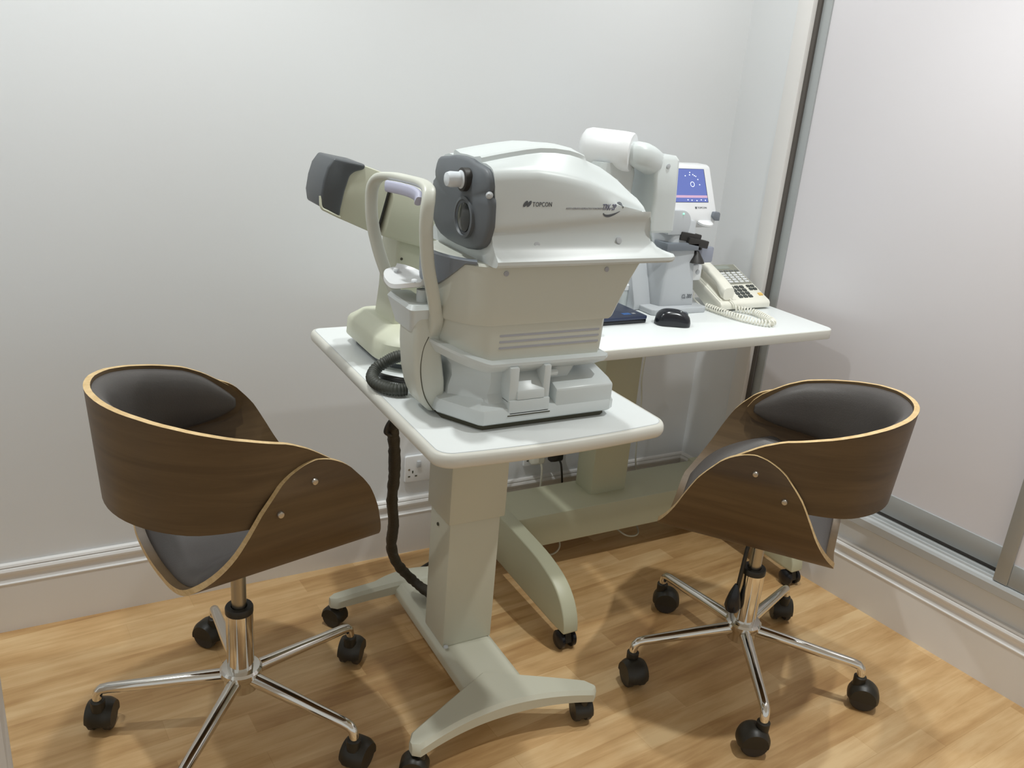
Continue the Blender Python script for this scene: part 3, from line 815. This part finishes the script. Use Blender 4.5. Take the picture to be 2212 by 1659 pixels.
# ------------------------------------------------------------------ visual field tester behind it
FY = 1.735
vf = thing('visual_field_tester', 'cream instrument with tilted head and dark visor, at the back left of the pedestal table', 'eye instrument', (0.70, 1.73, TZ + 0.0006))
def bplan(x0, x1, y0, y1, r): return rrect(x0, x1, y0, y1, [r, .03, .02, .02], 8)
b = B(); b.loft([[(x, y, z) for x, y in bplan(*q)] for q, z in (((.630, .785, 1.615, 1.845, .075), TZ + .0008), ((.622, .788, 1.605, 1.852, .080), .812))]); b.build('underside', 'grey2', vf)
b = B(); b.loft([[(x, y, z) for x, y in bplan(*q)] for q, z in (((.612, .798, 1.588, 1.862, .085), .811), ((.611, .799, 1.587, 1.863, .085), .814), ((.613, .797, 1.59, 1.861, .083), .848), ((.617, .794, 1.596, 1.857, .080), .856), ((.640, .780, 1.63, 1.84, .06), .874), ((.646, .776, 1.64, 1.834, .06), .876))])
b.build('base', 'yel', vf, angle=28)
b = B(); b.loft([[(x, y, z) for x, y in rrect(x0, x1, y0, y1, .008, 3)] for x0, x1, y0, y1, z in ((.660, .76, 1.68, 1.80, .872), (.664, .745, 1.685, 1.79, .94), (.668, .735, 1.69, 1.785, 1.06))]); b.build('neck', 'yel', vf, angle=40)
def slab(pts, y0, y1, name, m, par, bev=0.008, seg=3):
    b = B().prism(pts, y0, y1, 'y'); b.bevel(bev, seg, 20)
    return b.build(name, m, par, angle=32)
slab([(.655, 1.184), (.752, 1.152), (.800, 1.136), (.815, 1.02), (.742, 1.032), (.715, 1.043), (.628, 1.068), (.634, 1.095)], FY - .058, FY + .040, 'rear_head', 'yel', vf, .007)
slab([(.640, 1.180), (.650, 1.176), (.622, 1.072), (.614, 1.078)], FY - .052, FY + .034, 'joint_gap', 'dark', vf, .002, 1)
slab([(.575, 1.214), (.600, 1.206), (.636, 1.194), (.644, 1.181), (.616, 1.076), (.598, 1.079), (.530, 1.108), (.528, 1.112), (.54, 1.16), (.556, 1.20)], FY - .058, FY + .040, 'front_head', 'yel', vf, .007)
slab([(.5235, 1.2235), (.588, 1.2125), (.586, 1.203), (.566, 1.198), (.556, 1.19), (.546, 1.16), (.538, 1.125), (.5365, 1.1095), (.500, 1.127), (.497, 1.150), (.502, 1.18), (.510, 1.205)], FY - .065, FY + .046, 'visor', 'visor', vf, .005)
b = B(); b.tube(smooth_path([(.4975, FY - .060, 1.150), (.4985, FY - .064, 1.1285), (.512, FY - .064, 1.1200), (.537, FY - .062, 1.1080)], 6), 0.0028, 8); b.build('visor_rim', 'yel', vf)
B().lathe([(0.003, 0), (0.003, 0.0012), (0.001, 0.0012)], (.676, 1.6845, 1.018), (0, -1, 0), 10).build('screw', 'shade', vf)

# ------------------------------------------------------------------ jointed-arm instrument on the desk
ja = thing('projector_head', 'white instrument with a drum joint and hanging rectangular head, behind the refractometer on the desk', 'eye instrument', (1.155, 1.80, DZ + 0.0005))
B().prism(rrect(1.085, 1.235, 1.70, 1.92, .02), DZ + .0005, DZ + .03, 'z').bevel(.005).build('base', 'abs', ja)
b = B(); b.loft([[(x, y, z) for x, y in rrect(x0, x1, 1.765, 1.865, .018, 4)] for x0, x1, z in ((1.11, 1.20, .825), (1.12, 1.21, .92), (1.165, 1.255, 1.02), (1.205, 1.318, 1.09), (1.212, 1.325, 1.20), (1.216, 1.318, 1.222))])
b.build('column', 'abs', ja, angle=40)
b = B(); b.lathe([(0.006, -.066), (0.030, -.065), (0.043, -.056), (0.0475, -.042), (0.0480, .040), (0.0465, .062), (0.044, .066), (0.010, .067)], (1.258, 1.812, 1.250), (0.62, -0.78, -0.02), 36)
b.build('drum', 'white', ja, angle=40)
b = B(); rings = []                                                # tapered arm
ax_ = [(1.294, 1.762, 1.247, .024, .026), (1.303, 1.752, 1.246, .031, .031), (1.318, 1.750, 1.243, .033, .033), (1.340, 1.756, 1.236, .034, .033), (1.366, 1.768, 1.226, .034, .031), (1.39, 1.785, 1.215, .032, .029)]
for k, (x, y, z, ry, rz) in enumerate(ax_):
    p0, p1 = Vector(ax_[max(k - 1, 0)][:3]), Vector(ax_[min(k + 1, 5)][:3]); t_ = (p1 - p0).normalized() if k > 1 else Vector((.62, -.72, 0)).lerp(Vector((1, 0, -.2)), k * .5).normalized()
    sd = t_.cross(Vector((0, 0, 1))).normalized(); un = sd.cross(t_)
    rings.append([Vector((x, y, z)) + sd * c_ + un * s_ for c_, s_ in ell(ry, rz, 20, 2.6)])
b.loft(rings); b.build('arm', 'abs', ja, angle=50)
b = B(); b.loft([[(x, y, z) for x, y in rrect(x0, x1, y0, y1, .010, 4)] for x0, x1, y0, y1, z in ((1.376, 1.443, 1.745, 1.835, 1.054), (1.370, 1.446, 1.74, 1.84, 1.060), (1.364, 1.438, 1.735, 1.86, 1.15), (1.354, 1.431, 1.735, 1.87, 1.236), (1.358, 1.426, 1.742, 1.864, 1.246))])
bx = b.build('viewing_head', 'abs', ja, angle=36)
B().lathe([(0.006, 0), (0.006, 0.001), (0.004, 0.0015), (0.001, 0.0015)], (1.394, 1.7345, 1.222), (0, -1, 0), 16).build('screw_cap', 'lgrey', bx)

# ------------------------------------------------------------------ lens meter
lm = thing('lens_meter', 'white lens meter with a small blue lit screen, on the desk beside the phone', 'lens meter', (1.60, 1.92, DZ + 0.0005))
b = B().prism([(1.496, 1.850), (1.505, 1.842), (1.685, 1.842), (1.694, 1.850), (1.694, 1.99), (1.496, 1.99)], DZ + .0005, DZ + .017, 'z'); b.bevel(.003); b.build('base_plate', 'lgrey', lm)
b = B(); b.loft([[(x, y, z) for x, y in ((x0, 1.876 + dy), (x1, 1.868 + dy), (x1 + .006, 2.0), (x0 - .045, 2.0))] for x0, x1, dy, z in ((1.545, 1.662, 0, .815), (1.556, 1.655, .008, .90), (1.566, 1.650, .012, .965), (1.570, 1.64, .014, 1.06))]); b.bevel(.006)
tw = b.build('tower', 'lgrey', lm, angle=36)
B().prism([(1.98, .801), (1.98, .96), (1.955, .955), (1.905, .82), (1.905, .801)], 1.476, 1.535, 'x').bevel(.004).build('side_wing', 'lgrey', lm)
lettering('model_lettering', 'CL-300', 0.017, 'ink', tw, lambda u, v, w: (1.616 + u * .72, 1.8705 + v * 0.09 - w, 0.838 + v), shear=0.2)
b = B().prism([(1.99, 1.035), (1.905, 1.035), (1.893, 1.055), (1.897, 1.085), (1.952, 1.202), (1.965, 1.206), (2.01, 1.206), (2.02, 1.19)], 1.545, 1.722, 'x'); b.bevel(.008, 3)
hd = b.build('screen_head', 'white', lm, angle=36)
tl = Vector((0, 0.055, 0.117)).normalized(); nr = Vector((0, -tl.z, tl.y))
def onhead(u, v, w=0.0): return Vector((u, 1.897, 1.085)) + tl * v + nr * w
def panel(b, u0, u1, v0, v1, w0, w1):
    vs = [b.bm.verts.new(onhead(u, v, w)) for w in (w0, w1) for u, v in ((u0, v0), (u1, v0), (u1, v1), (u0, v1))]
    b.face(vs[:4][::-1]); b.face(vs[4:])
    for i in range(4): b.face((vs[i], vs[(i + 1) % 4], vs[4 + (i + 1) % 4], vs[4 + i]))
    return b
panel(B(), 1.568, 1.694, 0.024, 0.121, -0.002, 0.0006).build('screen_bezel', 'laptop', hd)
sc_ = panel(B(), 1.570, 1.692, 0.025, 0.120, -0.002, 0.0009).build('screen', 'screen', hd)
panel(B(), 1.570, 1.692, 0.037, 0.044, 0.0009, 0.0012).build('screen_band', 'red', sc_)
for u, v in ((1.650, .104), (1.655, .101), (1.660, .099), (1.638, .103), (1.622, .100), (1.666, .090), (1.670, .075), (1.64, .110), (1.683, .030), (1.668, .031), (1.652, .029), (1.634, .030), (1.62, .031)):
    panel(B(), u - .0014, u + .0014, v - .0014, v + .0014, .0009, .0013).build('screen_mark', 'dot', sc_)
b = B()
for k in range(20):
    a, c = 2 * PI * k / 20, 2 * PI * (k + 1) / 20
    vs = [b.bm.verts.new(onhead(1.644 + r_ * math.cos(q), .076 + r_ * math.sin(q), .0012)) for q, r_ in ((a, .0062), (c, .0062), (c, .0076), (a, .0076))]; b.face(vs)
b.build('target_ring', 'dot', sc_)
lettering('maker_lettering', 'TOPCON', 0.0075, 'ink', hd, lambda u, v, w: onhead(1.651 + u, 0.006 + v, 0.0004 + w), spacing=1.1)
b = B(); panel(b, 1.6425, 1.6485, 0.0055, 0.0115, .0003, .0008); b.build('emblem', 'ink', hd)
B().prism([(1.700, 1.070), (1.713, 1.058), (1.7265, 1.058), (1.7265, 1.078), (1.722, 1.083), (1.704, 1.083)], 1.885, 1.93, 'y').bevel(.002).build('side_button', 'grey', hd)
b = B(); b.lathe([(0.020, 0), (0.024, 0.004), (0.024, 0.009), (0.020, 0.012)], (1.678, 1.893, 1.046), (0, -0.25, 1), 26); b.build('control_knob', 'white', hd)
b = B().prism(rrect(1.545, 1.622, 1.02, 1.088, [.004, .004, .035, .004], 8), 1.884, 1.95, 'y'); b.bevel(.002); nz = b.build('nose_housing', 'lgrey', hd)
B().lathe([(0.002, 0), (0.002, 0.002), (0.001, 0.0025)], (1.590, 1.8835, 1.079), (0, -1, 0), 10).build('led', 'led', nz)
b = B(); b.obox(Matrix.Translation((1.628, 1.895, 1.012)) @ Matrix.Rotation(math.radians(8), 4, 'Y'), .075, .03, .024); b.obox(Matrix.Translation((1.652, 1.885, .997)) @ Matrix.Rotation(math.radians(10), 4, 'Y'), .075, .026, .022)
b.box(1.60, 1.612, 1.89, 1.91, .96, 1.01); b.box(1.668, 1.676, 1.882, 1.892, .974, .99); b.bevel(.003); b.build('lens_clamp', 'dark', lm)
b = B(); b.lathe([(0.026, 0.940), (0.022, 0.948), (0.010, 0.966), (0.006, 0.972)], (1.660, 1.885, 0)); b.build('nose_cone', 'dark', lm)
b = B(); b.box(1.54, 1.655, 1.872, 1.935, .976, .998); b.bevel(.003); b.build('arm_block', 'grey', lm)
b = B(); b.prism(rrect(1.645, 1.735, .934, .980, .006, 4), 1.898, 1.912, 'y'); b.bevel(.002); b.build('lens_table', 'platen', lm)
b = B(); b.box(1.63, 1.70, 1.895, 1.95, .882, .930); b.bevel(.006); b.build('printer_box', 'white', lm)
B().lathe([(0.007, 0), (0.007, 0.0015), (0.005, 0.002), (0.001, 0.002)], (1.683, 1.8948, .908), (0, -1, 0), 16).build('socket', 'lgrey', lm)

# ------------------------------------------------------------------ laptop, mouse, tub
lp = thing('laptop', 'dark blue closed laptop whose corner shows beside the mouse', 'laptop', (1.34, 1.86, DZ + 0.0005))
B().prism(rrect(1.262, 1.437, 1.787, 1.985, .010), DZ + .0008, DZ + .011, 'z').bevel(.002).build('base', 'blackgloss', lp)
ld = B().prism(rrect(1.262, 1.437, 1.785, 1.985, .010), DZ + .0112, DZ + .0205, 'z').bevel(.0025).build('lid', 'laptop', lp)
B().box(1.372, 1.397, 1.808, 1.824, DZ + .0203, DZ + .0209).build('sticker', 'sticker', ld)
B().box(1.404, 1.414, 1.812, 1.820, DZ + .0203, DZ + .0209).build('sticker', 'lgrey', ld)

ms = thing('computer_mouse', 'black computer mouse lying on the white desk near its front edge', 'mouse', (1.498, 1.756, DZ + 0.0005))
b = B(); rings = []
ang = math.radians(-28); ca, sa = math.cos(ang), math.sin(ang)
for k in range(17):
    u = -1 + 2 * k / 16
    w = 0.031 * (1 - abs(u) ** 3) ** 0.45 * (1 - 0.10 * math.cos(u * 2.6)) + 0.001
    h = 0.036 * (1 - abs(u + 0.12 * (1 - u * u)) ** 2.4) ** 0.5 + 0.006
    r_ = []
    for j in range(16):
        a = 2 * PI * j / 16
        y = w * math.copysign(abs(math.cos(a)) ** .8, math.cos(a)); z = h * max(0, math.sin(a)) ** .8 if math.sin(a) > 0 else -0.002 * (math.sin(a) < -.3) 
        X = u * 0.050
        r_.append((1.498 + X * ca - y * sa, 1.756 + X * sa + y * ca, DZ + .003 + z))
    rings.append(r_)
b.loft(rings); b.build('shell', 'blackgloss', ms, angle=60)
def msp(u, v): return (1.498 + u * ca - v * sa, 1.756 + u * sa + v * ca)
x_, y_ = msp(0.030, 0)
B().lathe([(0.009, -.003), (0.010, -.002), (0.010, .002), (0.009, .003)], (x_, y_, DZ + .030), (-sa, ca, 0), 18).build('scroll_wheel', 'grey', ms)
b = B()
for u, v in ((-.005, -.012), (.006, -.012), (.017, -.012)):
    x_, y_ = msp(u, v); b.lathe([(0.0022, 0), (0.0022, .0012), (.001, .0016)], (x_, y_, DZ + .0402), (0, 0, 1), 10)
b.build('buttons', 'lgrey', ms)

tub = thing('desk_tub', 'small white lidded tub standing behind the laptop on the desk', 'tub', (1.470, 1.965, DZ + 0.0005))
B().lathe([(0.024, DZ + .0006), (0.026, DZ + .004), (0.026, DZ + .05), (0.024, DZ + .052)], (1.470, 1.965, 0)).build('body', 'abs', tub)
B().lathe([(0.0255, DZ + .0505), (0.0275, DZ + .052), (0.0275, DZ + .066), (0.022, DZ + .070)], (1.470, 1.965, 0)).build('lid', 'white', tub)

# ------------------------------------------------------------------ telephone
ph = thing('telephone', 'ivory desk telephone with grey keys and coiled cord, at the right end of the desk', 'telephone', (1.83, 1.93, DZ + 0.0005))
def phz(y): return 0.826 + (y - 1.835) / (2.015 - 1.835) * 0.072
b = B().prism([(1.832, .806), (1.832, .822), (1.838, .828), (2.012, .8985), (2.020, .895), (2.016, .86), (1.90, .801)], 1.737, 1.932, 'x'); b.bevel(.004)
body = b.build('body', 'phone', ph, angle=36)
def onph(u0, u1, y0, y1, h0, h1, b):
    vs = [b.bm.verts.new((u, y, phz(y) + h)) for h in (h0, h1) for u, y in ((u0, y0), (u1, y0), (u1, y1), (u0, y1))]
    b.face(vs[:4][::-1]); b.face(vs[4:])
    for i in range(4): b.face((vs[i], vs[(i + 1) % 4], vs[4 + (i + 1) % 4], vs[4 + i]))
    return b
onph(1.812, 1.926, 1.915, 2.010, -0.001, 0.0022, B()).build('key_panel', 'keyface', body)
onph(1.825, 1.895, 1.988, 2.004, 0.002, 0.0032, B()).build('display', 'lcd', body)
for r_ in range(6):
    for c_ in range(5):
        onph(1.819 + c_ * .0215, 1.819 + c_ * .0215 + .015, 1.922 + r_ * .0105, 1.922 + r_ * .0105 + .0055, .002, .0042, B()).build('line_key', 'white' if r_ < 5 else 'key', body)
for r_ in range(4):
    for c_ in range(3):
        onph(1.824 + c_ * .0195, 1.824 + c_ * .0195 + .014, 1.852 + r_ * .0145, 1.852 + r_ * .0145 + .0095, .001, .0042, B()).build('dial_key', 'keyd', body)
for r_ in range(2):
    for c_ in range(2):
        onph(1.892 + c_ * .0165, 1.892 + c_ * .0165 + .0125, 1.884 + r_ * .014, 1.884 + r_ * .014 + .0085, .001, .0042, B()).build('function_key', 'keyd', body)
onph(1.908, 1.923, 1.858, 1.868, .001, .004, B()).build('hold_key', 'orange', body)
onph(1.742, 1.805, 1.845, 2.010, -0.003, 0.004, B()).bevel(.003).build('cradle', 'phone', body)
b = B(); rings = []
for k in range(15):
    u = k / 14; y = 1.842 + 0.160 * u; s_ = abs(2 * u - 1)
    zc = phz(y) + 0.030 + 0.006 * (1 - s_ ** 2) ; hh = 0.0105 + 0.012 * max(0, (s_ - .55) / .45) ** .7; ww = 0.019 + 0.006 * s_ ** 2
    if k in (0, 14): ww *= .8; hh *= .8
    zc -= (hh - 0.0105)
    rings.append([(1.768 + c_, y, zc + s2) for c_, s2 in ell(ww, hh, 16, 3.2)])
b.loft(rings); hand = b.build('handset', 'phone', ph, angle=50)
def coil(path, r, turns, wr, name, m, par):
    P = smooth_path(path, 12); L = [0.0]
    for a, c in zip(P[:-1], P[1:]): L.append(L[-1] + (c - a).length)
    n = turns * 10; out = []
    for i in range(n + 1):
        s_ = L[-1] * i / n; j = max(k for k in range(len(L)) if L[k] <= s_ + 1e-9); j = min(j, len(P) - 2)
        f_ = (s_ - L[j]) / max(1e-9, L[j + 1] - L[j]); p = P[j].lerp(P[j + 1], f_); t_ = (P[j + 1] - P[j]).normalized()
        a1 = Vector((0, 0, 1)); a2 = t_.cross(a1).normalized(); a1 = a2.cross(t_)
        th = 2 * PI * i / 10
        out.append(p + a1 * r * math.cos(th) + a2 * r * math.sin(th))
    b = B(); b.tube(out, wr, 6); return b.build(name, m, par, angle=60)
cz = DZ + .0112
coil([(1.786, 1.825, cz), (1.805, 1.806, cz), (1.818, 1.775, cz), (1.812, 1.735, cz), (1.800, 1.690, cz), (1.778, 1.668, cz), (1.752, 1.688, cz), (1.728, 1.735, cz), (1.718, 1.79, cz), (1.712, 1.865, cz)], 0.0082, 44, 0.0021, 'coiled_cord', 'phone', ph)
b = B(); b.tube(smooth_path([(1.772, 1.840, .838), (1.778, 1.828, .828), (1.786, 1.822, .815), (1.788, 1.822, .8105)], 5), .0018, 8); b.tube(smooth_path([(1.712, 1.868, .8095), (1.712, 1.885, .806), (1.722, 1.91, .806), (1.728, 1.945, .815), (1.738, 1.955, .83)], 6), .0018, 8)
b.build('cord_ends', 'phone', ph)

# ------------------------------------------------------------------ cables and hose
b = B(); P = smooth_path([(.664, 1.553, .856), (.634, 1.5505, .850), (.617, 1.560, .842), (.604, 1.566, .833), (.584, 1.570, .819), (.5690, 1.553, .808), (.5665, 1.523, .8055), (.576, 1.496, .8045), (.592, 1.479, .8045), (.613, 1.476, .8045)], 16)
n = len(P); b.tube(P, [0.0112 if (i // 2) % 2 else 0.0128 for i in range(n)], 14)
hz = b.build('corrugated_hose', 'rubber', angle=70); tag(hz, 'black corrugated hose looped at the left edge of the pedestal table', 'hose')
b = B(); b.tube(smooth_path([(.600, 1.588, .797), (.606, 1.575, .797), (.622, 1.556, .797), (.636, 1.544, .797), (.66, 1.545, .797), (.70, 1.552, .797)], 10), 0.0058, 10)
tag(b.build('instrument_lead', 'dark', angle=70), 'thin dark lead lying under the looped hose on the table', 'cable')

b = B(); P = smooth_path([(.600, 1.46, .756), (.598, 1.475, .74), (.598, 1.505, .715), (.619, 1.545, .656), (.639, 1.587, .568), (.653, 1.63, .477), (.676, 1.673, .39), (.690, 1.715, .301), (.724, 1.758, .222), (.770, 1.785, .156), (.800, 1.76, .128), (.83, 1.71, .1165)], 8)
random.seed(3)
rs = [0.0125 + random.uniform(-.0012, .0014) for _ in P]; rs[0] = .006; rs[1] = .008
b.tube(P, rs, 12)
cb = thing('power_cable', 'thick dark bundled cable hanging from the pedestal table down to its base', 'cable', (.60, 1.46, .75))
b.build('wrapped_bundle', 'wrap', cb, angle=60)
b = B(); b.tube(smooth_path([(.606, 1.475, .758), (.585, 1.487, .735), (.578, 1.492, .712), (.590, 1.500, .700), (.612, 1.53, .685)], 6), 0.0038, 8)
b.build('loose_lead', 'dark', cb)
b = B(); b.tube(smooth_path([(.82, 1.76, .112), (.80, 1.86, .062), (.79, 1.94, .012), (.83, 1.975, .008), (.90, 2.02, .008), (1.0, 2.07, .008)], 8), 0.005, 8)
tag(b.build('floor_lead', 'dark', angle=70), 'dark lead running along the floor behind the pedestal table base', 'cable')

def socket(x0, w, z0, lab, plugs, grp=None):
    t_ = thing('wall_socket', lab, 'socket', (x0 + w / 2, WALL_Y, z0), 0, grp)
    B().prism(rrect(x0, x0 + w, z0, z0 + 0.086, .006, 4), WALL_Y - .0105, WALL_Y - .0002, 'y').bevel(.0025).build('faceplate', 'white', t_)
    n = 2 if w > .1 else 1
    for k in range(n):
        cx = x0 + w * (k + .5) / n
        sx = cx - .010 if n == 2 and k == 0 else cx + .002
        B().box(sx + .010, sx + .022, WALL_Y - .0155, WALL_Y - .010, z0 + .048, z0 + .068).bevel(.001).build('switch', 'lgrey', t_)
        for dx, dz, sw, sh in ((-.002, .034, .004, .008), (-.013, .020, .007, .004), (.009, .020, .007, .004)):
            B().box(sx + dx - sw / 2, sx + dx + sw / 2, WALL_Y - .0112, WALL_Y - .0102, z0 + dz - sh / 2, z0 + dz + sh / 2).build('pin_hole', 'shade', t_)
    for sx in (x0 + .013, x0 + w - .013):
        B().lathe([(.0035, 0), (.003, .0012), (.001, .0012)], (sx, WALL_Y - .0103, z0 + .043), (0, -1, 0), 10).build('screw', 'steel', t_)
    return t_
socket(0.897, 0.146, 0.234, 'white double wall socket left of the pedestal table column, empty', 0)
socket(1.305, 0.146, 0.225, 'white double wall socket under the desk, with plugs in it', 1)
def plug(x, z, m, lab, path):
    t_ = thing('mains_plug', lab, 'plug', (x, WALL_Y - .012, z), 0)
    b = B(); b.loft([[(px_ + x, WALL_Y - y, pz + z) for px_, pz in rrect(-w, w, -h, h, .006, 3)] for y, w, h in ((.0162, .024, .024), (.030, .024, .024), (.042, .018, .019), (.052, .010, .012))]); b.build('body', m, t_)
    b = B(); b.tube(smooth_path(path, 8), .0034, 8); b.build('flex', m, t_)
plug(1.345, .262, 'cable', 'white plug in the left half of the socket under the desk', [(1.345, WALL_Y - .046, .252), (1.347, WALL_Y - .056, .228), (1.345, WALL_Y - .06, .15), (1.335, WALL_Y - .06, .05), (1.29, 2.08, .012), (1.22, 2.07, .006)])
plug(1.415, .262, 'black', 'black plug in the right half of the socket under the desk', [(1.415, WALL_Y - .046, .252), (1.42, WALL_Y - .056, .23), (1.43, WALL_Y - .058, .15), (1.435, WALL_Y - .05, .05), (1.50, 2.10, .012), (1.60, 2.10, .006)])
def hang(nm, m, r, pts, lab):
    b = B(); b.tube(smooth_path(pts, 8), r, 8); tag(b.build(nm, m, angle=70), lab, 'cable')
hang('hanging_lead', 'cable', .0028, [(1.70, 2.10, .60), (1.71, 2.115, .50), (1.735, 2.130, .40), (1.742, 2.128, .20), (1.76, 2.10, .05), (1.70, 2.03, .02), (1.655, 1.955, .018), (1.62, 1.948, .016), (1.588, 1.96, .03), (1.57, 2.03, .05)], 'pale lead hanging under the right side of the desk, looping below its beam')
hang('hanging_lead', 'cable', .0028, [(1.20, 2.11, .66), (1.20, 2.105, .55), (1.19, 2.105, .30), (1.19, 2.105, .10), (1.23, 2.06, .03), (1.285, 1.955, .022), (1.325, 1.95, .012), (1.352, 1.96, .035), (1.36, 2.03, .07)], 'pale lead looping below the left end of the desk beam')
bk = thing('adaptor_brick', 'dark power adaptor on the wall skirting under the desk, left of its column', 'adaptor', (1.545, 2.10, .15))
B().box(1.515, 1.575, 2.082, 2.136, .184, .212).bevel(.004).build('case', 'black', bk)
